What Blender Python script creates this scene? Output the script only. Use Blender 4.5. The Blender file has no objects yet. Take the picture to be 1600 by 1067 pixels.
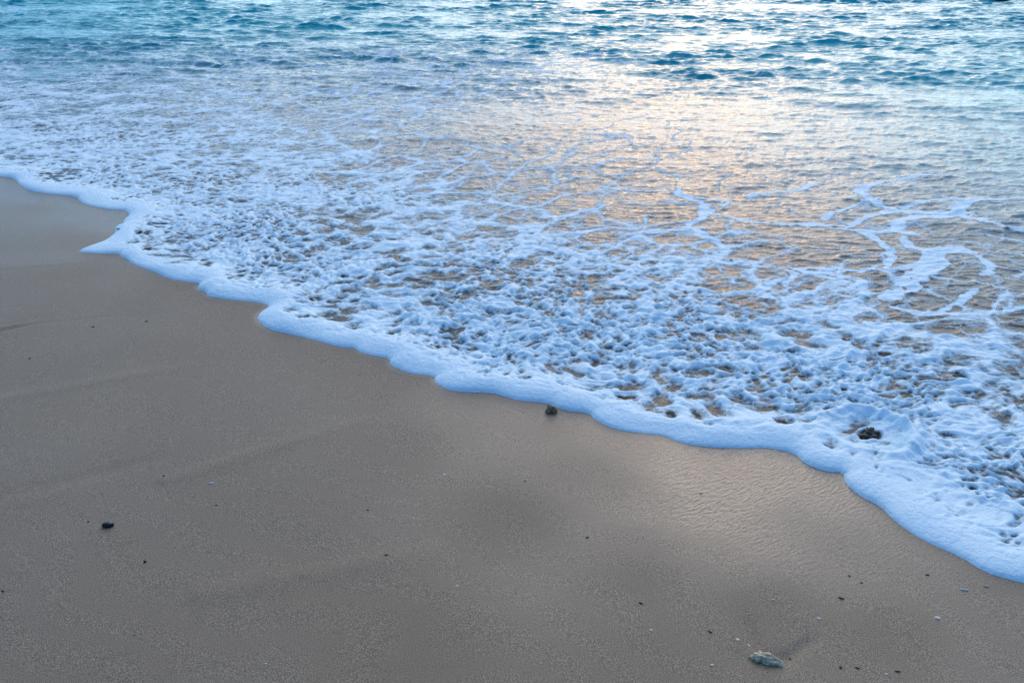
import bpy, bmesh, math, random
import numpy as np
from mathutils import Vector, Matrix, noise as mnoise

R = math.radians
scene = bpy.context.scene
col = scene.collection
rng = np.random.RandomState(7)
random.seed(5)

# ------------------------------------------------------------------ camera
CAM_H, PITCH, FPX = 1.7, 24.0, 1556.0            # metres, degrees down, focal length for a 1600 px wide frame
cam_d = bpy.data.cameras.new("camera"); cam = bpy.data.objects.new("camera", cam_d); col.objects.link(cam)
cam.location = (0, 0, CAM_H); cam.rotation_euler = (R(90 - PITCH), 0, 0)
cam_d.sensor_width = 36.0; cam_d.lens = 36.0 * FPX / 1600.0
cam_d.clip_start = 0.05; cam_d.clip_end = 3000
scene.camera = cam

# ------------------------------------------------------------------ light and exposure
SUN_EL, SUN_AZ = 14.0, 11.0                       # low sun behind thin cloud, azimuth from +Y towards +X
scene.view_settings.view_transform = 'Standard'; scene.view_settings.look = 'None'
scene.view_settings.gamma = 1.0; scene.view_settings.exposure = 0.05
scene.view_settings.use_curve_mapping = False

def nd(t, kind, **kw):
    n = t.nodes.new(kind)
    for k, v in kw.items():
        if k.startswith('i_'):
            n.inputs[int(k[2:])].default_value = v
        else:
            setattr(n, k, v)
    return n
def math_n(t, op, a, b=None, clamp=False):
    n = t.nodes.new('ShaderNodeMath'); n.operation = op; n.use_clamp = clamp
    for i, v in enumerate((a, b)):
        if v is None: continue
        if isinstance(v, (int, float)): n.inputs[i].default_value = v
        else: t.links.new(v, n.inputs[i])
    return n.outputs[0]
def ramp_n(t, fac, stops, interp='LINEAR'):
    n = t.nodes.new('ShaderNodeValToRGB'); n.color_ramp.interpolation = interp
    e = n.color_ramp.elements
    while len(e) < len(stops): e.new(0.5)
    for i, (p, c) in enumerate(stops):
        e[i].position = p; e[i].color = (c[0], c[1], c[2], 1) if not isinstance(c, (int, float)) else (c, c, c, 1)
    t.links.new(fac, n.inputs[0]); return n.outputs[0]
def mix_n(t, fac, a, b, blend='MIX'):
    n = t.nodes.new('ShaderNodeMix'); n.data_type = 'RGBA'; n.blend_type = blend; n.clamp_factor = True
    for s, v in ((n.inputs[0], fac), (n.inputs[6], a), (n.inputs[7], b)):
        if isinstance(v, (int, float)): s.default_value = v
        elif isinstance(v, tuple): s.default_value = (v[0], v[1], v[2], 1)
        else: t.links.new(v, s)
    return n.outputs[2]

w = bpy.data.worlds.new("World"); scene.world = w; w.use_nodes = True
t = w.node_tree; t.nodes.clear()
out = nd(t, 'ShaderNodeOutputWorld'); bg = nd(t, 'ShaderNodeBackground'); bg.inputs[1].default_value = 0.1
t.links.new(bg.outputs[0], out.inputs[0])
sky = nd(t, 'ShaderNodeTexSky'); sky.sky_type = 'NISHITA'; sky.sun_disc = False
sky.sun_elevation = R(SUN_EL); sky.sun_rotation = R(SUN_AZ); sky.ozone_density = 3.0; sky.dust_density = 1.0
tc = nd(t, 'ShaderNodeTexCoord')
sep = nd(t, 'ShaderNodeSeparateXYZ'); t.links.new(tc.outputs['Generated'], sep.inputs[0])
X, Y, Z = sep.outputs
az = math_n(t, 'ARCTAN2', X, Y); el = math_n(t, 'ARCSINE', Z)
def gauss(azc, azs, elc, els):
    a = math_n(t, 'POWER', math_n(t, 'ABSOLUTE', math_n(t, 'DIVIDE', math_n(t, 'SUBTRACT', az, R(azc)), R(azs))), 2.0)
    e = math_n(t, 'POWER', math_n(t, 'ABSOLUTE', math_n(t, 'DIVIDE', math_n(t, 'SUBTRACT', el, R(elc)), R(els))), 2.0)
    return math_n(t, 'EXPONENT', math_n(t, 'MULTIPLY', math_n(t, 'ADD', a, e), -1.0))
mp = nd(t, 'ShaderNodeMapping'); mp.inputs['Scale'].default_value = (1.0, 1.0, 3.2)
t.links.new(tc.outputs['Generated'], mp.inputs[0])
cn = nd(t, 'ShaderNodeTexNoise'); cn.inputs['Scale'].default_value = 3.0; cn.inputs['Detail'].default_value = 7
cn.inputs['Roughness'].default_value = 0.55; t.links.new(mp.outputs[0], cn.inputs['Vector'])
cloud = ramp_n(t, cn.outputs[0], [(0.40, 0.0), (0.62, 1.0)], 'EASE')
# gradient of thin dusk cloud over the Nishita sky: pale and warm towards the sun, deep blue overhead and behind
K = 10.0
front = gauss(16, 38, 4, 22); wide = gauss(5, 95, 4, 26)
core = gauss(5, 20, 4, 14)
high = gauss(10, 60, 52, 20)
sheen = gauss(13, 16, 33, 11)
glow = gauss(11, 10, 12.0, 3.6); glow2 = gauss(9, 6, 18.5, 3.0)
back = ramp_n(t, math_n(t, 'ADD', math_n(t, 'MULTIPLY', Y, 0.5), 0.5), [(0.0, (0.015 * K, 0.21 * K, 0.66 * K)), (0.45, (0.10 * K, 0.34 * K, 0.74 * K)), (0.75, (0.45 * K, 0.70 * K, 0.95 * K))])
c = mix_n(t, 0.80, sky.outputs[0], back)
c = mix_n(t, math_n(t, 'MULTIPLY', high, math_n(t, 'ADD', math_n(t, 'MULTIPLY', cloud, 0.4), 0.5)), c, (1.85 * K, 1.90 * K, 2.05 * K))
c = mix_n(t, math_n(t, 'MULTIPLY', wide, 0.95), c, (0.28 * K, 0.80 * K, 1.48 * K))
c = mix_n(t, math_n(t, 'MULTIPLY', front, 0.95), c, (0.80 * K, 1.38 * K, 1.72 * K))
c = mix_n(t, math_n(t, 'MULTIPLY', core, math_n(t, 'ADD', math_n(t, 'MULTIPLY', cloud, 0.4), 0.45)), c, (1.35 * K, 1.55 * K, 1.72 * K))
pinkm = math_n(t, 'MULTIPLY', gauss(0, 45, 19, 9), math_n(t, 'ADD', math_n(t, 'MULTIPLY', cloud, 0.5), 0.2))
c = mix_n(t, pinkm, c, (0.95 * K, 1.00 * K, 1.32 * K))
c = mix_n(t, sheen, c, (3.7 * K, 3.55 * K, 3.6 * K))
c = mix_n(t, glow, c, (6.6 * K, 3.9 * K, 1.8 * K))
c = mix_n(t, glow2, c, (2.8 * K, 1.75 * K, 1.05 * K))
t.links.new(c, bg.inputs[0])

sd = bpy.data.lights.new("sun", 'SUN'); sd.energy = 0.5; sd.angle = R(60); sd.color = (1.0, 0.88, 0.74)
sun = bpy.data.objects.new("sun", sd); col.objects.link(sun)
v = Vector((math.sin(R(SUN_AZ)) * math.cos(R(SUN_EL)), math.cos(R(SUN_AZ)) * math.cos(R(SUN_EL)), math.sin(R(SUN_EL))))
sun.rotation_euler = v.to_track_quat('Z', 'Y').to_euler(); sun.location = v * 60

# ------------------------------------------------------------------ helpers
def at(px, py):
    """point of the beach level that the photograph (1600 x 1067) shows at px, py"""
    d = math.hypot(FPX, 533.5 - py)
    a = R(PITCH) - math.atan2(533.5 - py, FPX)
    r = CAM_H / math.sin(a)                       # slant distance in the view's vertical plane
    return ((px - 800) / d * r, r * math.cos(a))
P = 256
_perm = rng.permutation(P).astype(np.int32)
_ang = rng.rand(P).astype(np.float32) * 2 * np.pi
_gx, _gy = np.cos(_ang), np.sin(_ang)
_rx, _ry = rng.rand(P).astype(np.float32), rng.rand(P).astype(np.float32)
def _h(i, j): return _perm[(_perm[i & 255] + j) & 255]
def pn(x, y, s=1.0, off=0.0):
    """gradient noise, about -0.7..0.7, feature size 1/s"""
    x = (x * s + off * 17.13).astype(np.float32); y = (y * s + off * 9.71 + 3.3).astype(np.float32)
    xi = np.floor(x).astype(np.int32); yi = np.floor(y).astype(np.int32); xf = x - xi; yf = y - yi
    u = xf * xf * xf * (xf * (xf * 6 - 15) + 10); vv = yf * yf * yf * (yf * (yf * 6 - 15) + 10)
    def g(a, b):
        h = _h(xi + a, yi + b); return _gx[h] * (xf - a) + _gy[h] * (yf - b)
    a0 = g(0, 0); a1 = g(1, 0); b0 = g(0, 1); b1 = g(1, 1)
    t0 = a0 + u * (a1 - a0); t1 = b0 + u * (b1 - b0)
    return t0 + vv * (t1 - t0)
def fbm(x, y, s, n=3, off=0.0, gain=0.5):
    r = 0; a = 1.0
    for k in range(n):
        r = r + a * pn(x, y, s, off + k * 1.7); a *= gain; s *= 2.03
    return r
def worley(x, y, s, off=0.0):
    x = (x * s + off * 5.3).astype(np.float32); y = (y * s + off * 2.9).astype(np.float32)
    xi = np.floor(x).astype(np.int32); yi = np.floor(y).astype(np.int32)
    f1 = np.full(x.shape, 9.0, np.float32); f2 = f1.copy()
    for a in (-1, 0, 1):
        for b in (-1, 0, 1):
            h = _h(xi + a, yi + b)
            d = np.hypot(xi + a + _rx[h] - x, yi + b + _ry[h] - y)
            nf = np.minimum(f1, d); f2 = np.minimum(f2, np.maximum(f1, d)); f1 = nf
    return f1, f2
def sst(a, b, x):
    k = np.clip((x - a) / (b - a), 0, 1); return k * k * (3 - 2 * k)

SHORE_PX = [(-700,246),(-300,258),(-60,268),(0,276),(22,278),(34,291),(50,299),(80,303),(120,307),(126,316),(150,324),(175,328),(196,328),
 (204,336),(192,345),(194,350),(178,357),(182,364),(165,377),(140,385),(121,393),(150,396),(187,396),(189,401),(200,405),(206,412),(240,424),
 (265,436),(300,441),(314,443),(308,451),(322,456),(326,463),(360,468),(400,471),(424,478),(406,489),(402,499),(420,514),(450,521),(490,530),
 (530,542),(554,543),(565,551),(590,557),(609,560),(611,571),(640,583),(681,587),(679,597),(700,609),(730,612),(770,613),(790,619),(810,625),
 (855,629),(880,641),(922,645),(930,656),(960,670),(1000,676),(1035,679),(1065,692),(1105,698),(1150,700),(1200,699),(1240,707),(1260,725),
 (1290,736),(1319,738),(1321,755),(1345,775),(1377,791),(1400,815),(1440,842),(1500,868),(1540,893),(1580,905),(1602,910),(1680,928),(1800,985),(1950,1040)]
_s = np.array([(-260, 150), (-60, 34), (-22, 15.5)] + [at(*p) for p in SHORE_PX] + [(6, -1.6), (30, -22), (200, -170)], np.float64)
def chaikin(p):
    q = np.empty((2 * len(p) - 2, 2)); q[0::2] = p[:-1] * .78 + p[1:] * .22; q[1::2] = p[:-1] * .22 + p[1:] * .78
    return np.vstack([p[:1], q, p[-1:]])
SH_C = _s.astype(np.float32); SH = chaikin(_s).astype(np.float32)
def seg_dist(x, y, pts):
    best = np.full(x.shape, 1e9, np.float32); side = np.ones(x.shape, np.float32)
    for (ax, ay), (bx, by) in zip(pts[:-1], pts[1:]):
        dx, dy = bx - ax, by - ay; L = dx * dx + dy * dy
        k = np.clip(((x - ax) * dx + (y - ay) * dy) / L, 0, 1)
        ex = x - ax - k * dx; ey = y - ay - k * dy; d = ex * ex + ey * ey
        m = d < best; best = np.where(m, d, best)
        side = np.where(m, np.sign(dx * ey - dy * ex + 1e-12), side)
    return np.sqrt(best), side
def shore(x, y):
    """signed distance to the edge of the swash, positive on the sea side"""
    out = np.empty(x.shape, np.float32)
    cd, cs = seg_dist(x, y, SH_C[::3] if len(SH_C) % 3 == 1 else np.vstack([SH_C[::3], SH_C[-1:]]))
    out[:] = cd * cs
    m = cd < 1.6
    d, s = seg_dist(x[m], y[m], SH); out[m] = d * s
    return out

def field(table, x, y, sig=0.055):
    """smooth map over the beach from spot values"""
    pts = np.array([at(a, b) for a, b, *_ in table]); vals = np.array([r[2:] for r in table], np.float32)
    q1 = x / (np.maximum(y, -1) + 1.6); q2 = np.log(np.maximum(y, -1) + 1.6)
    num = np.zeros(x.shape + (vals.shape[1],), np.float32); den = np.full(x.shape, 1e-9, np.float32)
    for (a, b), vv in zip(pts, vals):
        g = 1.0 / (((q1 - a / (b + 1.6)) ** 2 + (q2 - math.log(b + 1.6)) ** 2) / sig ** 2 + 0.12) ** 2
        num += g[..., None] * vv; den += g
    return num / den[..., None]

def attr(t, name): 
    n = t.nodes.new('ShaderNodeAttribute'); n.attribute_name = name; return n.outputs['Fac']
def build_grid(name, V, nr, nc, keep, attrs, m):
    """a sheet of nr x nc vertices; keep marks the vertices whose faces stay"""
    idx = np.arange(nr * nc, dtype=np.int32).reshape(nr, nc)
    q = np.stack([idx[:-1, :-1], idx[:-1, 1:], idx[1:, 1:], idx[1:, :-1]], -1).reshape(-1, 4)
    if keep is not None:
        q = q[keep.ravel()[q].any(1)]
    used = np.zeros(nr * nc, bool); used[q.ravel()] = True
    remap = np.cumsum(used) - 1; q = remap[q].astype(np.int32); V = V.reshape(-1, 3)[used].astype(np.float32)
    me = bpy.data.meshes.new(name)
    me.vertices.add(len(V)); me.vertices.foreach_set('co', V.ravel())
    me.loops.add(len(q) * 4); me.loops.foreach_set('vertex_index', q.ravel())
    me.polygons.add(len(q)); me.polygons.foreach_set('loop_start', np.arange(0, len(q) * 4, 4, dtype=np.int32))
    me.update(calc_edges=True); me.polygons.foreach_set('use_smooth', np.ones(len(q), bool))
    for k, a in attrs.items():
        at_ = me.attributes.new(k, 'FLOAT', 'POINT'); at_.data.foreach_set('value', a.ravel()[used].astype(np.float32))
    me.materials.append(m); o = bpy.data.objects.new(name, me); col.objects.link(o)
    return o
def new_mat(name):
    m = bpy.data.materials.new(name); m.use_nodes = True
    tt = m.node_tree; b = tt.nodes['Principled BSDF']; return m, tt, b
def tex_noise(t, scale, detail=2, rough=0.5, vec=None, stretch=None):
    tcn = t.nodes.new('ShaderNodeTexCoord'); vecs = tcn.outputs['Object'] if vec is None else vec
    if stretch:
        mm = t.nodes.new('ShaderNodeMapping'); mm.inputs['Scale'].default_value = tuple(1 / q_ for q_ in stretch[0]); mm.inputs['Rotation'].default_value = (0, 0, R(stretch[1]))
        mm.vector_type = 'TEXTURE'; t.links.new(vecs, mm.inputs[0]); vecs = mm.outputs[0]
    n = t.nodes.new('ShaderNodeTexNoise'); n.inputs['Scale'].default_value = scale; n.inputs['Detail'].default_value = detail
    n.inputs['Roughness'].default_value = rough; t.links.new(vecs, n.inputs['Vector']); return n.outputs[0]
def bump(t, h, dist, strength=1.0, normal=None):
    b = t.nodes.new('ShaderNodeBump'); b.inputs['Distance'].default_value = dist
    if isinstance(strength, (int, float)): b.inputs['Strength'].default_value = strength
    else: t.links.new(strength, b.inputs['Strength'])
    t.links.new(h, b.inputs['Height'])
    if normal is not None: t.links.new(normal, b.inputs['Normal'])
    return b.outputs[0]

# ------------------------------------------------------------------ shared surfaces
ROCK = at(1357, 682)                              # the dark stone the foam runs round
CORAL = at(1198, 1036)
def coast_angle(): return (0.67, 0.745)           # sea-ward direction across the shore line
NX, NY = coast_angle()

def sand_z(x, y, s):
    z = np.where(s > 0, -0.030 * s - 0.004 * np.minimum(s, 40) ** 1.3, -0.012 * np.minimum(s, 0))
    z = np.maximum(z, -6)
    m = (np.abs(x) < 30) & (np.abs(y) < 30)
    z = z + 0.0025 * pn(x, y, 0.9, 2) * sst(0.0, -0.5, s) + 0.0022 * pn(x * 0.8 - y * .5, y + x * .3, 3.1, 4)
    return z
AX, AY = at(-40, 529); BX, BY = at(95, 503)
def groove(x, y, a, b, wd, depth, fade=0.3):
    (ax, ay), (bx, by) = a, b; dx, dy = bx - ax, by - ay; L = math.hypot(dx, dy); ux, uy = dx / L, dy / L
    k = (x - ax) * ux + (y - ay) * uy; d = (x - ax) * -uy + (y - ay) * ux
    return depth * np.exp(-(d / wd) ** 2) * sst(-0.02, 0.02, k) * sst(L, L * (1 - fade), k), d, k

def swells(x, y):
    z = np.zeros_like(x)
    for px, py, L, H, wd, bend in SWELL:
        cx, cy = at(px, py); u = (x - cx) / L; dy_ = y - cy + bend * u + 0.05 * pn(x, y, 1.6, px * .01)
        prof = np.where(dy_ < 0, np.exp(-(dy_ / wd) ** 2), np.exp(-(dy_ / (wd * 2.6)) ** 2))
        z += 0.34 * H * np.exp(-(u * u) ** 1.5) * prof
    return z
SWELL = [(1530,172,0.85,0.085,0.13,.10),(1330,166,0.55,0.055,0.10,.12),(1240,140,0.5,0.045,0.12,.10),(1120,140,0.45,0.04,0.1,-.05),(885,128,0.7,0.04,0.12,-.05),(800,120,0.5,0.035,0.12,-.1),
 (270,97,0.6,0.05,0.13,.0),(420,116,0.45,0.035,0.12,.1),(600,121,0.55,0.045,0.14,.1),(770,124,.5,.03,.12,-.1),(1180,258,0.28,0.03,0.06,-.05),(1290,250,0.35,0.018,0.06,.0),
 (690,218,0.25,0.028,0.06,-.02),(575,222,0.3,0.025,0.07,-.05),(1400,293,0.22,0.018,0.05,-.05),(910,42,1.1,0.05,0.2,.1),(760,25,1.2,0.05,0.2,-.1),(1360,70,1.2,.06,.18,.1),(1540,20,1.5,.07,.2,.1),
 (120,30,1.6,.06,.25,.1),(320,60,.9,.05,.2,-.1),(1060,22,1.0,.05,.2,0),(560,12,1.5,.05,.25,0),(200,40,1.,.04,.2,0),(1030,230,.3,.02,.05,.03),(1050,215,.35,.018,.05,0),(900,262,.3,.02,.05,-.08)]

WV = []
for k in range(76):
    lam = 0.08 * (0.8 / 0.08) ** (k / 75.0) * rng.uniform(.92, 1.08)
    th = rng.normal(0, 0.42) + (0.06 if k % 2 else -0.10)
    WV.append((2 * np.pi / lam, math.sin(th), -math.cos(th), rng.rand() * 6.283, lam))
def water_disp(x, y, s):
    """choppy displacement of the sea surface"""
    far = sst(1.6, 6.5, s)
    patch = 0.72 + 1.0 * pn(x, y * 1.6, 0.55, 1) + 0.7 * pn(x, y, 1.5, 6); patch = np.clip(patch, 0.25, 1.5)
    amp = (0.04 + 0.96 * far) * patch
    amp *= 1 - 0.72 * np.exp(-(((x - SM[0]) / 3.4) ** 2 + ((y - SM[1]) / 1.9) ** 2) ** 1.5)
    hi = amp * (1 - 0.2 * sst(14, 40, y)); wx = np.zeros_like(x); wy = wx.copy(); wz = wx.copy()
    fade = 1 - sst(30, 120, np.abs(y))
    for kk, dx, dy, ph, lam in WV:
        a = 0.0064 * lam ** 0.95 * (1.5 if lam < 0.4 else 0.7)
        p = kk * (dx * x + dy * y) + ph; sn, cs = np.sin(p), np.cos(p)
        wz += a * cs; wx -= a * dx * sn; wy -= a * dy * sn
    wz = wz * hi * fade * 1.1; q = 1.0 * hi * fade
    sw = swells(x, y)
    return wx * q, wy * q, wz + sw
SM = at(1150, 200)
def shallow_z(x, y, s):
    """small wrinkles and stepped bores in the swash"""
    near = sst(0.1, 0.8, s) * (1 - 0.75 * sst(5, 9, s))
    wx = x + 0.06 * pn(x, y, 3, 3); wy = y + 0.06 * pn(x, y, 3, 5)
    r1 = 1 - np.abs(pn(wx, wy * 1.9, 3.3, 8)) * 3.0
    r2 = 1 - np.abs(pn(wx * 0.9 + wy * .2, wy * 2.2, 7.5, 9)) * 3.0
    z = 0.010 * np.clip(r1, 0, 1) ** 3 * (0.5 + pn(x, y, 1.1, 12)) + 0.0055 * np.clip(r2, 0, 1) ** 2 + 0.006 * pn(x, y, 2.2, 14) + 0.0016 * pn(x, y * 1.7, 17, 15)
    return near * z * 1.0

# spots: px, py, foam cover, laciness (0 pitted froth, 1 open network), puffiness
FOAM = [(50,60,0,.6,.3),(300,60,0,.6,.3),(700,40,0,.6,.3),(1200,60,0,.6,.3),(1550,60,0,.6,.3),(40,85,.12,.6,.1),(40,112,.34,.5,.1),(130,100,.16,.5,.1),(250,110,.14,.6,.1),(420,125,.10,.6,.1),(150,128,.36,.5,.1),(320,130,.22,.5,.1),(40,150,.58,.3,.2),(40,210,.74,.2,.3),(60,245,.72,.1,.5),
 (200,150,.50,.4,.2),(200,190,.68,.25,.2),(200,240,.68,.15,.5),(350,150,.42,.5,.2),(380,190,.62,.4,.2),(400,230,.72,.25,.3),(500,165,.25,.7,.2),(540,205,.34,.7,.2),(520,245,.62,.5,.3),
 (300,290,.70,.15,.7),(250,310,.78,.05,.6),(450,300,.74,.2,.5),(600,280,.52,.6,.3),(570,320,.66,.4,.5),(700,250,.26,.8,.2),(760,285,.36,.8,.2),(660,225,.18,.8,.2),(800,200,.02,1,.2),(1000,150,0,1,.2),(1250,200,0,1,.2),(1450,240,.0,1,.2),
 (1550,180,0,1,.2),(650,345,.60,.5,.5),(800,335,.46,.8,.3),(800,370,.56,.5,.5),(900,250,.15,.9,.2),(930,305,.24,.9,.2),(880,355,.40,.8,.3),(960,335,.14,1,.2),(1000,370,.42,.8,.3),(1080,310,.06,1,.1),(1060,330,.05,1,.1),(1130,390,.42,.7,.3),(900,410,.60,.45,.6),(1050,420,.56,.5,.6),
 (1050,365,.3,.9,.2),(1200,330,.06,1,.1),(1200,250,.04,1,.1),(1250,300,.04,1,.1),(1300,340,.06,1,.1),(1400,300,.05,1,.1),(1500,290,.03,1,.1),(1570,300,.03,1,.1),(1250,385,.04,1,.1),(1200,400,.2,.9,.2),(1320,400,.04,1,.1),(1480,390,.06,1,.1),(1580,350,.05,1,.1),(1570,440,.08,1,.1),(1500,440,.06,1,.1),
 (1300,430,.24,.9,.3),(1180,440,.46,.7,.5),(1420,480,.24,.9,.3),(1500,490,.2,1,.3),(1580,510,.2,.9,.3),(1300,480,.62,.5,.6),(1400,520,.66,.4,.6),(1520,540,.7,.4,.6),(450,370,.62,.1,.9),(420,420,.70,.05,.8),(550,380,.58,.15,.8),(650,400,.56,.2,.8),
 (560,450,.62,.05,1),(600,500,.72,.05,1),(700,450,.58,.1,1),(720,520,.64,.05,1),(820,480,.58,.15,1),(850,560,.70,.05,1),(950,500,.60,.15,1),(980,570,.68,.1,1),(900,600,.80,.0,.9),(1060,500,.58,.3,.9),(1100,560,.68,.1,1),(1050,620,.56,.0,1),(1120,640,.55,.0,1),
 (1200,520,.70,.25,1),(1200,600,.62,.1,1),(1180,660,.60,.0,1),(1300,560,.74,.2,1),(1250,660,.70,.0,1),(1300,620,.70,.1,1),(1420,590,.66,.2,1),(1400,640,.74,.1,1),(1500,600,.74,.2,.8),(1570,600,.5,.3,.6),(1570,630,.45,.3,.5),(1500,660,.82,.1,.8),
 (1450,720,.66,.0,.9),(1550,700,.82,.1,.7),(1560,760,.58,.0,.9),(1480,790,.85,.0,.7),(1560,820,.85,.0,.7),(1400,760,.85,0,.6),(1380,710,.6,0,.8)]
# single strands of foam of the open network on the right and in the middle: (half width m, points)
STRANDS = [(.016,[(1445,278),(1390,285),(1350,293),(1338,302),(1355,312),(1372,318)]),(.009,[(1372,312),(1340,322),(1300,335),(1285,345)]),(.014,[(1360,316),(1385,325),(1405,330),(1440,333),(1480,335),(1520,336)]),
 (.012,[(1410,326),(1450,317),(1490,312),(1530,315),(1600,311),(1700,306)]),(.020,[(1520,316),(1495,328),(1500,338),(1520,345)]),(.014,[(1515,342),(1545,352),(1580,360),(1640,370)]),(.020,[(1485,338),(1440,340),(1410,348),(1400,362),(1425,368)]),
 (.018,[(1400,362),(1370,365),(1345,363)]),(.016,[(1440,334),(1390,332),(1360,340),(1330,352)]),(.011,[(1220,352),(1290,356),(1340,363),(1365,372)]),(.016,[(1350,364),(1368,378),(1390,393),(1392,407),(1385,420)]),
 (.010,[(1390,418),(1360,424),(1340,428)]),(.013,[(1410,372),(1420,387),(1440,393),(1465,396)]),(.026,[(1490,393),(1465,400),(1460,412),(1445,425),(1420,440),(1415,455),(1395,468)]),(.013,[(1465,397),(1520,398),(1500,390),(1460,392)]),
 (.010,[(1440,414),(1410,422),(1390,428),(1340,425),(1280,420),(1240,422)]),(.016,[(1290,425),(1320,434),(1345,440),(1340,455)]),(.012,[(1235,421),(1270,428),(1310,440),(1325,455)]),(.007,[(1460,435),(1500,440),(1540,445),(1570,455),(1575,462),(1555,475),(1545,490)]),
 (.010,[(1530,402),(1545,420),(1530,432),(1545,428)]),(.006,[(1545,418),(1580,423),(1640,428)]),(.010,[(1580,432),(1610,425),(1660,420)]),(.005,[(1515,300),(1600,302)]),(.010,[(945,295),(985,300),(1040,302),(1060,306)]),(.010,[(1060,295),(1060,306),(1090,318),(1100,325),(1110,332)]),
 (.010,[(1060,306),(1100,312),(1140,318),(1130,325)]),(.012,[(1170,310),(1190,305),(1215,303)]),(.014,[(1100,325),(1095,345),(1075,352),(1090,365),(1125,383),(1135,395),(1110,405)]),(.010,[(1110,335),(1160,345),(1220,354),(1270,352),(1330,356)]),
 (.016,[(1010,366),(1050,362),(1095,358)]),(.010,[(850,342),(890,338),(925,330),(955,322),(985,320)]),(.012,[(1270,290),(1255,300),(1225,303)]),(.010,[(1085,410),(1130,406),(1180,418),(1220,422),(1240,430),(1225,448)]),(.008,[(1545,370),(1580,378),(1650,385)]),
 (.006,[(1440,270),(1500,275),(1560,282)]),(.005,[(1480,255),(1520,268),(1560,272)]),(.012,[(1400,485),(1450,492),(1520,490),(1570,485),(1640,480)]),(.010,[(1520,455),(1500,470),(1480,480),(1470,492)]),(.006,[(1560,395),(1600,400),(1650,410)])]

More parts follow.
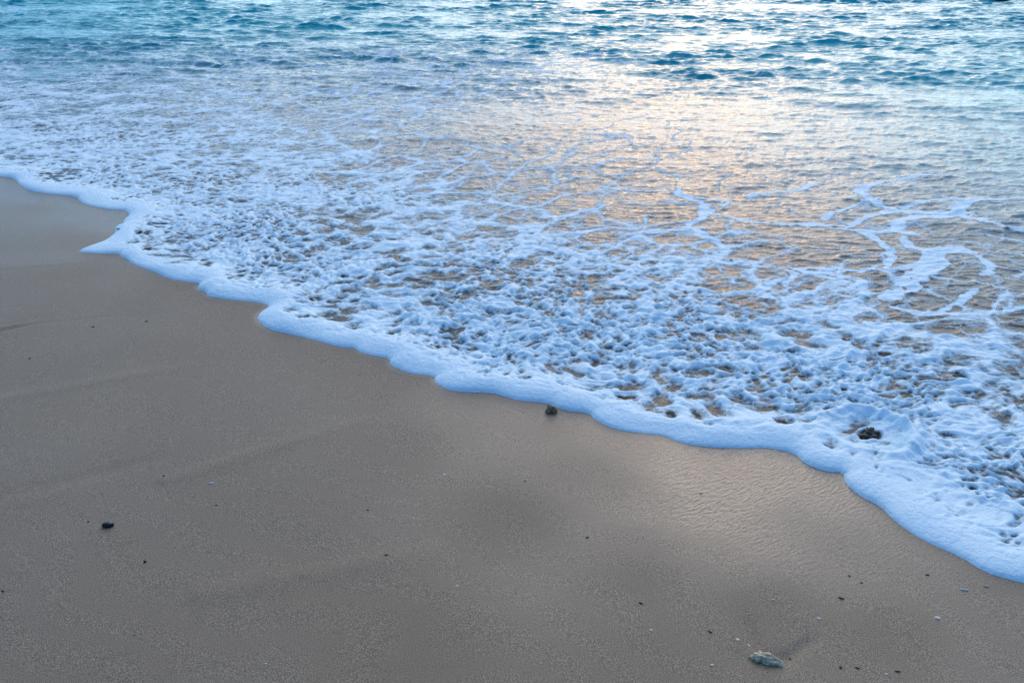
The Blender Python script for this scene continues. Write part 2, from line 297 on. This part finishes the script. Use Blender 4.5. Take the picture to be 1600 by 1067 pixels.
def foam_fields(x, y, s):
    """thickness of the foam above the water (metres, negative: none) and its closeness"""
    f = field(FOAM, x, y); cover, lace, puff = f[..., 0], np.clip(f[..., 1], 0, 1), f[..., 2]
    off = s > 9.0
    # a warped frame so nothing lines up
    cover = cover + .13 * sst(.1, .25, cover) * sst(.25, .5, lace) * sst(1, .8, lace)
    w1, w2 = fbm(x, y, 2.3, 3, 1), fbm(x, y, 2.3, 3, 21)
    X1, Y1 = x + 0.10 * w1, y + 0.10 * w2
    w3, w4 = pn(x, y, 14, 31), pn(x, y, 14, 35)
    # flow direction: across the shore, turning along it far left
    a = X1 * NX + Y1 * NY; b = X1 * -NY + Y1 * NX
    # pitted froth
    xs, ys = X1 + 0.014 * w3, Y1 + 0.014 * w4
    ye = ys * 1.2; f1a, _ = worley(xs, ye, 14.5, 1); f1b, _ = worley(xs + .3, ye, 31.0, 2)
    gr = .6 * fbm(xs, ys, 4.2, 3, 5) + .9 * fbm(a * .55, b * 1.35, 4.4, 3, 7)
    f1c, _ = worley(xs, ye + .7, 8.5, 6)
    mixk = np.clip(.5 + 1.6 * pn(X1, Y1, 1.3, 48), 0, 1)
    pit = (.45 + .9 * (1 - mixk)) * np.minimum(f1a, 1) + (0.45 + .8 * (1 - mixk)) * np.minimum(f1b, 1) + 1.5 * mixk * np.minimum(f1c, 1) + 0.42 * gr + 0.40 * pn(a * .7, b * 1.5, 1.6, 44) + .15 * pn(xs, ys, 17, 46) + np.clip(.55 - puff, 0, .5) * (2.6 * fbm(X1 * .55 + Y1 * .15, Y1 * 1.35, 2.4, 4, 47))
    # network
    g1, g2 = worley(a * 0.62, b * 1.15, 3.3, 3); h1, h2 = worley(a * .75 + .05 * w3, b + .05 * w4, 7.0, 4)
    d1 = g2 - g1; d2 = h2 - h1
    net = np.maximum(0.95 * np.exp(-(d1 / 0.16) ** 1.0), 0.62 * np.exp(-(d2 / 0.22) ** 1.0)) + 0.35 * fbm(a * .6, b * 1.5, 5.5, 4, 51, .6)
    zone_ = (s > .1) & (s < 5)
    def unit(v_): return (v_ - v_[zone_].mean()) / v_[zone_].std()
    dens = unit(pit) * (1 - lace) + unit(net) * lace
    dens = dens / np.sqrt((1 - lace) ** 2 + lace ** 2)
    cc = np.clip(cover, .01, .99); thr = 0.0 - 0.5513 * np.log(cc / (1 - cc)) * 1.1
    dens = dens * .22; thr = thr * .22 - .11 * (1 - lace)
    thr = np.where(cover < 0.05, thr + (0.05 - cover) * 9, thr)
    t = dens - thr
    # solid lip along the edge
    lip = 0.30 * np.exp(-((s - 0.02) / 0.11) ** 2) + 0.35 * sst(0.14, 0.03, s)
    t = t + lip
    # strands
    wobx, woby = x + 0.020 * w3 + 0.03 * w1, y + 0.020 * w4 + 0.03 * w2
    ribs = np.full(x.shape, -9.0, np.float32)
    zone = (y > 3.2) & (y < 8.5) & (x > -.5) & (x < 6)
    xx, yy = wobx[zone], woby[zone]; acc = np.full(xx.shape, -9.0, np.float32)
    thick = 0.9 + 0.6 * pn(xx, yy, 5.0, 61) + .5 * pn(xx, yy, 13, 62)
    fr_ = pn(xx, yy, 38, 63) + pn(xx, yy, 75, 64)
    for hw, pl in STRANDS:
        w_ = np.array([at(*p) for p in pl], np.float32)
        cx, cy = w_.mean(0); rad = np.abs(w_ - [cx, cy]).max() + .3
        m = (np.abs(xx - cx) < rad) & (np.abs(yy - cy) < rad)
        d, _ = seg_dist(xx[m], yy[m], w_)
        hw2 = hw * 2.4 * thick[m] + .008 * fr_[m]
        acc[m] = np.maximum(acc[m], np.minimum((hw2 - d) / (0.035), .4))
    ribs[zone] = acc; t = np.maximum(t, ribs)
    # a ring of churned foam round the rock
    rx, ry = x - ROCK[0], (y - ROCK[1]); rr = np.hypot(rx / 1.12, ry / .98); th = np.arctan2(ry, rx)
    rr = rr * (1 + .10 * np.sin(th * 2 + .6)) + .03 * w1
    ring = np.exp(-((rr - .148) / .024) ** 2); ring = ring * (.60 + .40 * np.cos(th - .25)); inside = sst(.150, .10, rr)
    t = t * (1 - .75 * inside) + inside * (.22 + .8 * fbm(x * math.cos(.5) + y * math.sin(.5), (y * math.cos(.5) - x * math.sin(.5)) * 2.2, 9, 2, 71)) + .75 * ring
    t = t - 0.7 * sst(.055, .02, np.hypot(rx + .0, ry * 1.3 + .01)) 
    t = np.where(off, -1, t)
    tc_ = np.clip(t, -0.3, 1.0)
    pf = 0.10 + 0.90 * puff
    flat = np.where(ribs >= t - 1e-6, .35, 1.0)
    bulk = np.where(tc_ > 0, 0.026 * (1 - np.exp(-np.maximum(tc_, 0) * 2.6)) / pf * (.03 + .80 * pf ** 1.7) * flat, np.where(tc_ > -.13, .0022 + .004 * tc_, .0012 + .05 * (tc_ + .13)))
    sm = .8 * pn(xs, ys, 9.0, 81) + 1.0 * pn(xs, ys * 1.2, 19.0, 82) + .6 * pn(xs, ys, 36.0, 83)
    z = np.where(tc_ > 0, bulk * pf + .0022, bulk) + np.where(tc_ > 0, 1, 0) * puff * 0.0125 * sm * sst(0, .25, tc_) * sst(.03, .25, s)
    z += 0.028 * ring * sst(0, .2, tc_)
    # rounded front of the advancing sheet
    W = 0.050; H = 0.017 * (1 + 0.9 * pn(x, y, 3.5, 91)); k = np.clip(s / W, 0, 1)
    roll = H * np.sqrt(np.maximum(1 - (1 - k) ** 2, 0)) * (1 - 0.45 * sst(.06, .30, s)); 
    z = np.where(s < 0.30, np.maximum(z * sst(0.0, .10, s), 0) * 0.8 + roll * sst(.28, .12, s) + 0.0, z)
    z = np.where(s < 0, 0.9 * s, z)
    t_out = np.where(ribs >= t - 1e-6, t, np.where(s < .4, t, t * (.40 + .60 * np.clip(puff * 1.3, 0, 1)) + .02))
    return z, t_out

def sea_level(x, y, s):
    """mean level of the sheet of water: a thin film at the edge, level further out"""
    return 0.004 * sst(0, .3, s) + 0.002 * sst(1, 4, s)
# ------------------------------------------------------------------ sample grid (finer near the beach)
def rows_sea():
    ys = [1.2]
    while ys[-1] < 24:
        y = ys[-1]; ys.append(y + min(max(0.62 * (y * y + 2.9) / 1.7 / 996, 0.0038), 0.025))
    st = .03
    while ys[-1] < 900: st *= 1.09; ys.append(ys[-1] + st)
    return np.array(ys, np.float32)
def cols_u(n, lim=1.0, ext=14, grow=1.45):
    c_ = list(np.linspace(-lim, lim, n)); st = c_[1] - c_[0]; e = []; v_ = lim
    for _ in range(ext): st *= grow; v_ += st; e.append(v_)
    return np.array([-k for k in e[::-1]] + c_ + e, np.float32)
ys = rows_sea(); us = cols_u(1080, 1.0, 24, 1.32)
YY, UU = np.meshgrid(ys, us, indexing='ij')
XX = (UU * (0.68 * np.sqrt(YY * YY + 2.9))).astype(np.float32); YY = YY.astype(np.float32)
S = shore(XX, YY)
nr, nc = XX.shape
sea = S > -0.03
xs_, ys_, ss_ = XX[sea], YY[sea], S[sea]
dx_, dy_, dz_ = water_disp(xs_, ys_, ss_)
sh_ = shallow_z(xs_, ys_, ss_); lev_ = sea_level(xs_, ys_, ss_)
edge = sst(0.02, 0.5, ss_)
wz = lev_ + (dz_ + sh_) * edge
wz = np.where(ss_ < 0, -0.02 + 0 * wz, wz)
def full(v, fill=0): a = np.full(XX.shape, fill, np.float32); a[sea] = v; return a
V = np.stack([full(xs_ + dx_ * edge), full(ys_ + dy_ * edge), full(wz, -.05)], -1)
V[~sea, 0] = XX[~sea]; V[~sea, 1] = YY[~sea]

# ------------------------------------------------------------------ materials of the setting
def mat_water():
    m, t, b = new_mat("sea_water")
    b.inputs['IOR'].default_value = 1.333; b.inputs['Roughness'].default_value = 0.045
    dep = attr(t, 'shore')
    n1 = tex_noise(t, 1.1, 4, .6)
    dn = math_n(t, 'ADD', dep, math_n(t, 'MULTIPLY', math_n(t, 'SUBTRACT', n1, .5), 1.6))
    c = ramp_n(t, math_n(t, 'DIVIDE', dn, 10.0), [(0.0, (.09, .10, .11)), (.22, (.05, .12, .15)), (.42, (.018, .22, .28)), (.8, (.006, .42, .45))])
    t.links.new(c, b.inputs['Base Color'])
    al = ramp_n(t, math_n(t, 'DIVIDE', dn, 10.0), [(0.0, .10), (.2, .60), (.45, .97), (1, 1)])
    wr = tex_noise(t, 30, 5, .6, stretch=((1, 1.6, 1), 0)); wr2 = tex_noise(t, 7.5, 3, .55, stretch=((1, 1.5, 1), 0))
    n = bump(t, tex_noise(t, 95, 2, .5), .0035, .6); n = bump(t, wr, 0.010, 0.42, n); n = bump(t, wr2, 0.035, math_n(t, 'ADD', math_n(t, 'MULTIPLY', math_n(t, 'MINIMUM', dep, 9.0), .055), .10), n); t.links.new(n, b.inputs['Normal'])
    # body seen through fresnel surface: reflection stays full where the body is clear
    b.inputs['Specular IOR Level'].default_value = 0.5
    tr = t.nodes.new('ShaderNodeBsdfTransparent'); tr.inputs[0].default_value = (.46, .60, .72, 1)
    gl = t.nodes.new('ShaderNodeBsdfGlossy'); gl.inputs['Roughness'].default_value = 0.05; t.links.new(n, gl.inputs['Normal'])
    fr = t.nodes.new('ShaderNodeFresnel'); fr.inputs[0].default_value = 1.333; t.links.new(n, fr.inputs['Normal'])
    mx = t.nodes.new('ShaderNodeMixShader'); t.links.new(fr.outputs[0], mx.inputs[0]); t.links.new(tr.outputs[0], mx.inputs[1]); t.links.new(gl.outputs[0], mx.inputs[2])
    m2 = t.nodes.new('ShaderNodeMixShader'); t.links.new(al, m2.inputs[0]); t.links.new(mx.outputs[0], m2.inputs[1]); t.links.new(b.outputs[0], m2.inputs[2])
    t.links.new(m2.outputs[0], t.nodes['Material Output'].inputs[0]); return m
def mat_foam():
    m, t, b = new_mat("sea_foam")
    b.inputs['Base Color'].default_value = (.78, .88, .95, 1); b.inputs['Roughness'].default_value = .55
    b.inputs['Specular IOR Level'].default_value = .3
    d = attr(t, 'dens')
    g1 = tex_noise(t, 190, 3, .65); g2 = tex_noise(t, 55, 3, .6)
    n = bump(t, g1, .005, .6); n = bump(t, g2, .012, .45, n); t.links.new(n, b.inputs['Normal'])
    k = math_n(t, 'ADD', math_n(t, 'ADD', d, .12), math_n(t, 'ADD', math_n(t, 'MULTIPLY', math_n(t, 'SUBTRACT', g2, .5), .5), math_n(t, 'MULTIPLY', math_n(t, 'SUBTRACT', g1, .5), .35)))
    al = ramp_n(t, k, [(0.0, 0), (.10, .28), (.20, .60), (.36, 1)])
    t.links.new(al, b.inputs['Alpha'])
    sp = ramp_n(t, tex_noise(t, 260, 2, .6), [(.3, (.64, .79, .88)), (.55, (.80, .915, .97))]); t.links.new(sp, b.inputs['Base Color'])
    return m
def mat_sand():
    m, t, b = new_mat("beach_sand")
    g = tex_noise(t, 520, 2, .6); g2 = tex_noise(t, 150, 2, .6); big = tex_noise(t, 1.3, 4, .55, stretch=((1, 1.8, 1), 20)); mid = tex_noise(t, 9, 4, .6, stretch=((1, 3.0, 1), 12))
    c = ramp_n(t, g, [(.34, (.043, .028, .015)), (.46, (.190, .122, .076)), (.54, (.272, .180, .113)), (.66, (.54, .39, .26))])
    c = mix_n(t, math_n(t, 'MULTIPLY', ramp_n(t, g2, [(.62, 0), (.70, 1)]), .35), c, (.10, .075, .06))
    c = mix_n(t, ramp_n(t, big, [(.35, 0), (.65, .16)]), c, (.72, .74, .80), 'MULTIPLY')
    c = mix_n(t, ramp_n(t, mid, [(.4, 0), (.7, .18)]), c, (.78, .78, .80), 'MULTIPLY')
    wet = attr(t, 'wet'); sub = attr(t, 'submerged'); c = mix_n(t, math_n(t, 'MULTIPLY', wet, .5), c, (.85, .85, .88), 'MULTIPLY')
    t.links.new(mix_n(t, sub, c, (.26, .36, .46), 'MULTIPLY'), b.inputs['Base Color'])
    ro = ramp_n(t, wet, [(0, .70), (.3, .45), (1, .20)]); t.links.new(ro, b.inputs['Roughness'])
    b.inputs['IOR'].default_value = 1.46
    rip = tex_noise(t, 62, 3, .55, stretch=((1, 1, 1), 0))
    mp_ = tex_noise(t, 40, 3, .55, stretch=((1.0, 2.6, 1), 38))
    dry = math_n(t, 'SUBTRACT', 1.0, math_n(t, 'MULTIPLY', wet, .88)); n = bump(t, g, .0030, math_n(t, 'MULTIPLY', dry, .8)); n = bump(t, g2, .004, math_n(t, 'MULTIPLY', dry, .3), n)
    n = bump(t, mp_, .010, math_n(t, 'MULTIPLY', wet, .40), n); t.links.new(n, b.inputs['Normal'])
    return m
M_WATER, M_FOAM, M_SAND = mat_water(), mat_foam(), mat_sand()

water = build_grid("sea_water", V, nr, nc, sea & (S > 0.035), {'shore': S}, M_WATER)
water['kind'] = 'structure'; water['label'] = 'clear shallow sea water rippling towards the sand'
# the foam rides on the same displaced surface
fz_, ft_ = foam_fields(xs_, ys_, ss_)
FV = V.copy(); fz = full(fz_, -.05)
FV[..., 2] = np.where(S < 0.0, S * 1.2 + 0.0015, V[..., 2] + fz - 0.0012)
mw = (S >= 0) & (S < .06); FV[..., 2] = np.where(mw, np.maximum(fz, 0) + (V[..., 2].clip(0)) * (S / .06), FV[..., 2])
dens = full(ft_, -1); dens = np.where(S < .05, np.maximum(dens, .5), dens)
keepf = (fz > -0.001) & (S > -0.012) & (S < 9.2) & (YY < 30) & (np.abs(UU) <= 1.6)
keepf |= (S > -0.012) & (S < 0.1) & (YY < 40)
foam = build_grid("sea_foam", FV, nr, nc, keepf & sea, {'dens': dens}, M_FOAM)
foam['kind'] = 'stuff'; foam['label'] = 'bubbly white foam spread over the shallow water along the wet sand'

# ------------------------------------------------------------------ sand and sea bed
def rows_sand():
    st = 30.0; ys = [1.25]; a = []
    yv = 1.25; stp = .006
    while yv > -160: stp *= 1.25; yv -= stp; a.append(yv)
    while ys[-1] < 9: y = ys[-1]; ys.append(y + max(0.8 * (y * y + 2.9) / 1.7 / 996, 0.005))
    stp = .05
    while ys[-1] < 900: stp *= 1.12; ys.append(ys[-1] + stp)
    return np.array(a[::-1] + ys, np.float32)
ysd = rows_sand(); usd = cols_u(760, 1.0, 24, 1.36)
Yd, Ud = np.meshgrid(ysd, usd, indexing='ij'); Xd = (Ud * (0.68 * np.sqrt(np.maximum(Yd, .3) ** 2 + 2.9))).astype(np.float32)
Sd = shore(Xd, Yd.astype(np.float32))
Zd = sand_z(Xd, Yd, Sd)
near = sst(0.06, -0.02, Sd)
Zd = np.where(Sd > -.06, Zd * (1 - sst(-.06, 0, Sd)) + np.minimum(Zd, 0.0) * sst(-.06, 0, Sd), Zd)
# scarp lines left by earlier waves
for (p, q, wd, dep) in (((-40, 529), (70, 506), .010, -.0045), ((-40, 524), (75, 501), .012, .0035), ((60, 508), (240, 489), .012, -.0012), ((-60, 425), (190, 404), .02, .0009), ((-60, 430), (190, 409), .02, -.0007),
                        ((250, 760), (620, 640), .04, .004), ((300, 940), (760, 850), .05, .004), ((-60, 800), (330, 700), .04, -.003), ((-60, 640), (360, 560), .04, .003)):
    g_, _, _ = groove(Xd, Yd, at(*p), at(*q), wd, dep, .45); Zd = Zd + g_
# scour and wake left round the coral
cx, cy = CORAL; rr = np.hypot((Xd - cx) * 1.0, (Yd - cy) * 1.5)
Zd = Zd - 0.009 * np.exp(-(rr / .050) ** 2)
for p, q in (((1178, 1018), (1163, 950)), ((1225, 1035), (1290, 985))):
    g_, d_, k_ = groove(Xd, Yd, at(*p), at(*q), .018, -.0055, .6); Zd = Zd + g_
rk = np.hypot(Xd - ROCK[0], Yd - ROCK[1])
WET = [(1150,760,1.3),(1090,730,1.3),(1120,800,1.1),(1060,705,1.2),(1270,830,.65),(1300,790,.85),(1200,830,.8),(60,292,1.),(110,312,1.),(160,340,.9),(60,330,.45),(100,380,.3),(1000,700,.8),(930,675,.6),(850,655,.4),(700,620,.25),(1020,790,.6),(960,760,.35),(1100,860,.5),(1000,850,.25),(1450,890,.5),(1550,930,.4),(1350,860,.6),
       (600,600,.12),(300,470,.12),(100,450,.18),(100,600,.16),(300,600,.12),(100,900,.14),(400,800,.12),(600,700,.14),(800,800,.13),(900,740,.2),(1000,900,.15),(1200,950,.15),(1400,1000,.18),(1580,1050,.3),(600,1000,.1),(200,1040,.14),(1000,1040,.14)]
wet = field(WET, Xd, Yd, .08)[..., 0]
wet = np.maximum(wet, .75 * sst(-.035, -.002, Sd))
wet = np.where(Sd > 0, .3, wet)
wet = np.clip(wet * (1 + .45 * pn(Xd, Yd, 2.5, 7)), 0, 1)
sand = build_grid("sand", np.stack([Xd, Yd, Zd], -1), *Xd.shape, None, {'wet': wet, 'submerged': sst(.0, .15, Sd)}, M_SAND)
sand['kind'] = 'structure'; sand['label'] = 'smooth damp brown sand'

def ground_z(x, y):
    i = min(max(np.searchsorted(ysd, y), 1), len(ysd) - 1); yy = float(y)
    u = x / (0.68 * math.sqrt(max(yy, .3) ** 2 + 2.9)); j = min(max(np.searchsorted(usd, u), 1), len(usd) - 1)
    return float(Zd[i, j])
def tag(o, label, cat, group=None):
    o['label'] = label; o['category'] = cat
    if group: o['group'] = group
    return o

# ------------------------------------------------------------------ loose things on the beach
def stone_mat(name, c0, c1, rough, scale, bumpd=.003, ior=1.45):
    m, t, b = new_mat(name); n = tex_noise(t, scale, 5, .65)
    t.links.new(ramp_n(t, n, [(.35, c0), (.62, c1)]), b.inputs['Base Color']); b.inputs['Roughness'].default_value = rough
    b.inputs['IOR'].default_value = ior
    t.links.new(bump(t, tex_noise(t, scale * 2.2, 4, .7), bumpd, .7), b.inputs['Normal']); return m
M_CORAL = stone_mat("coral_stone", (.40, .265, .15), (.86, .64, .42), .8, 90)
M_BLACK = stone_mat("black_stone", (.004, .004, .005), (.018, .018, .020), .28, 60, .002)
M_ROCK = stone_mat("dark_wet_rock", (.006, .005, .004), (.045, .036, .026), .3, 50, .006)
M_BROWN = stone_mat("brown_crusty_stone", (.016, .010, .006), (.50, .32, .17), .5, 130, .005)
M_SHELL = stone_mat("white_shell", (.62, .54, .44), (.86, .78, .67), .4, 200, .0006)
M_TAN = stone_mat("tan_shell", (.30, .24, .18), (.52, .44, .35), .5, 200, .0006)
M_WEED = stone_mat("dark_weed", (.010, .008, .006), (.030, .024, .016), .6, 200, .0006)

def lump(name, size, m, seed, sub=4, rough=.22, freq=2.0, shape=None):
    bm = bmesh.new(); bmesh.ops.create_icosphere(bm, subdivisions=sub, radius=1.0)
    for v_ in bm.verts:
        p = v_.co.copy(); q = p * freq + Vector((seed * 3.1, seed * 1.7, seed * .9))
        r = 1 + rough * mnoise.noise(q) + rough * .5 * mnoise.noise(q * 2.3) + rough * .22 * mnoise.noise(q * 5.1)
        p = p * r
        if shape: p = shape(p)
        v_.co = Vector((p.x * size[0], p.y * size[1], p.z * size[2]))
    me = bpy.data.meshes.new(name); bm.to_mesh(me); bm.free()
    me.polygons.foreach_set('use_smooth', [True] * len(me.polygons)); me.materials.append(m)
    o = bpy.data.objects.new(name, me); col.objects.link(o); return o
def put(o, px, py, rz=0, lift=0.0, tilt=(0, 0)):
    x, y = at(px, py); o.location = (x, y, ground_z(x, y) + lift); o.rotation_euler = (tilt[0], tilt[1], R(rz)); return o

def coral_shape(p):
    k = max((p.x + 1) / 2, 0)                              # 0 thick left end, 1 narrow tip
    wdt = (1.0 - .58 * k ** .9) * (1 + .16 * math.sin(p.x * 7.5 + .5)) * (1 + .10 * math.sin(p.x * 13 + 2))
    return Vector((math.copysign(abs(p.x) ** .8, p.x), p.y * wdt + .34 * (1 - p.x * p.x) * .6 - .1, p.z * (1 - .40 * k)))
coral = lump("coral_fragment", (.037, .0190, .020), M_CORAL, 4, 5, .30, 2.1, coral_shape)
put(coral, 1199, 1034, -25, .0045); tag(coral, 'knobbly pale coral fragment half sunk in the sand near the bottom edge', 'coral')
def pebble_shape(p):
    return Vector((p.x, p.y, p.z * (1 + .22 * (abs(p.x) ** 2) - .05)))
peb = lump("pebble", (.0155, .0105, .0095), M_BLACK, 9, 4, .22, 1.4, pebble_shape)
put(peb, 170, 829, 8, .0055); tag(peb, 'glossy black oblong pebble alone on the sand at left', 'pebble')
p2 = lump("pebble", (.0042, .0042, .0040), M_BLACK, 12, 3, .15); put(p2, 228, 885, 0, .002)
tag(p2, 'tiny round black pebble below and right of the oblong black one', 'pebble')
fr = lump("crusty_stone", (.0195, .015, .0145), M_BROWN, 21, 5, .55, 2.2)
put(fr, 862, 644, 10, .007); tag(fr, 'small brown and black crusty stone touching the edge of the foam', 'stone')
rock = lump("rock", (.034, .026, .026), M_ROCK, 31, 5, .50, 1.6)
rock.location = (ROCK[0], ROCK[1], .004); rock.rotation_euler = (0, 0, .5)
tag(rock, 'dark wet rock breaking through a ring of swirling foam', 'rock')
bx, by = at(1568, 4)
floater = lump("rock", (.22, .20, .16), M_ROCK, 44, 3, .35, 1.4); floater.location = (bx, by + .3, .02)  # unidentified dark floating object, built as a lump in the rock material
tag(floater, 'dark floating object just showing above the waves at the top edge', 'rock')

def flake(name, L, W_, H, m, seed, curl=.25):
    bm = bmesh.new(); bmesh.ops.create_icosphere(bm, subdivisions=3, radius=1)
    for v_ in bm.verts:
        p = v_.co; r = 1 + .25 * mnoise.noise(p * 1.6 + Vector((seed, seed, 0)))
        x, y, z = p.x * r, p.y * r, p.z
        v_.co = Vector((x * L, y * W_ + curl * x * x * L, (z + .6 * (1 - x * x - y * y)) * H))
    me = bpy.data.meshes.new(name); bm.to_mesh(me); bm.free(); me.polygons.foreach_set('use_smooth', [True] * len(me.polygons))
    me.materials.append(m); o = bpy.data.objects.new(name, me); col.objects.link(o); return o
def px_len(px, py, n):                             # real length of n photo pixels at that spot of the beach
    x, y = at(px, py); return n * math.sqrt(x * x + y * y + CAM_H ** 2) / FPX
BITS = [ # px, py, length px, width ratio, rz, kind, label
 (1465,967,9,.6,-20,'shell','small white shell chip on bare sand below the foam at right'),
 (1507,922,11,.28,-12,'shell','thin curved pale shell sliver near the lower right foam edge'),
 (1541,916,9,.4,-15,'tan','tan shell flake with a dark underside next to the right foam edge'),
 (1170,1010,7,.4,-60,'shell','tiny white shell splinter at the upper left tip of the coral'),
 (1152,1003,6,.8,0,'shell','tiny white shell crumb just left of the coral fragment'),
 (1112,1044,6,.6,10,'shell','small white shell chip left of and below the coral fragment'),
 (1279,969,6,.6,0,'shell','small pale shell chip above and right of the coral fragment'),
 (330,760,9,.3,25,'shell','slim white shell sliver on sand between the pebbles and the foam'),
 (694,744,5,.8,10,'shell','tiny white shell speck in the middle of the sand'),
 (714,922,5,.6,40,'shell','tiny pale shell speck on the lower middle sand'),
 (948,1046,-1,0,0,'',''),
 (416,1046,5,.5,20,'shell','tiny white shell speck near the bottom edge at left'),
 (367,872,4,.5,20,'shell','tiny white shell speck right of the small round pebble'),
 (1095,772,6,.7,20,'tan','tiny brown shell crumb on the shiny wet sand'),
 (1208,940,5,.5,0,'shell','tiny pale shell speck above the coral fragment'),
 (1384,1056,5,.6,0,'shell','tiny white shell speck at the bottom right'),
 (1017,989,5,.7,0,'shell','tiny white shell speck below the bent dark weed scrap'),
 (1314,937,9,.3,-30,'weed','slim dark weed scrap slanting on the sand below the foam at right'),
 (1313,1046,7,.6,70,'weed','stubby dark weed scrap right of the coral near the bottom edge'),
 (1402,1052,8,.3,-10,'weed','flat dark weed scrap near the bottom right of the sand'),
 (1339,1047,7,.3,-30,'weed','thin brown weed scrap right of the stubby one'),
 (1449,899,6,.4,-10,'weed','small dark weed scrap close under the right foam edge'),
 (1327,901,4,.6,-30,'weed','dark speck of weed on the rippled wet sand'),
 (1346,912,4,.6,-30,'weed','dark speck of weed just below another on the rippled wet sand'),
 (1109,991,7,.5,-40,'weed','short dark weed scrap left of the coral wake'),
 (1001,947,7,.5,-35,'weed','bent dark weed scrap on the lower middle sand'),
 (1234,1029,4,.6,50,'weed','dark speck of weed at the tip of the coral'),
 (918,843,6,.4,15,'weed','small dark weed scrap below the middle of the foam'),
 (604,874,7,.3,0,'weed','thin dark weed scrap lying level in the middle of the sand'),
 (257,749,5,.5,0,'weed','small dark weed speck above the white shell sliver'),
 (339,795,4,.5,0,'weed','small dark weed speck below the white shell sliver'),
 (155,795,-1,0,0,'',''),
 (140,822,4,.5,20,'weed','dark speck of weed just left of the black oblong pebble'),
 (146,513,5,.5,5,'weed','small dark weed speck on the upper left sand'),
 (229,504,5,.5,5,'weed','small dark weed speck below the left foam edge'),
 (1006,757,-1,0,0,'',''),(575,801,4,.5,10,'weed','tiny dark weed speck left of the white middle speck'),
 (820,754,4,.5,10,'weed','tiny dark weed speck in the upper middle of the sand'),
 (47,564,4,.5,10,'weed','tiny dark weed speck under the sand ridge at the left edge'),
 (7,933,6,.5,-40,'weed','small dark weed scrap at the lower left edge'),
 (186,364,6,.6,0,'weed','tiny dark crumb lying on the pointed tongue of foam'),
]
for k, (px, py, n, wr, rz, kind, lab) in enumerate(BITS):
    if n < 0: continue
    L = px_len(px, py, n) * .5
    m = {'shell': M_SHELL, 'tan': M_TAN, 'weed': M_WEED}[kind]
    nm = 'weed_scrap' if kind == 'weed' else 'shell_chip'
    o = flake(nm, L, max(L * wr, .0012), max(L * .22, .0011), m, k * 1.3, .22 if wr < .5 else .05)
    put(o, px, py, rz, .0006 if py != 364 else .022)
    tag(o, lab, 'seaweed' if kind == 'weed' else 'shell', 'scraps of dark weed on the sand' if kind == 'weed' else 'shell chips scattered on the sand')

scene.render.engine = 'CYCLES'
scene.cycles.max_bounces = 8; scene.cycles.transparent_max_bounces = 16; scene.cycles.diffuse_bounces = 3
scene.cycles.caustics_reflective = False; scene.cycles.caustics_refractive = False
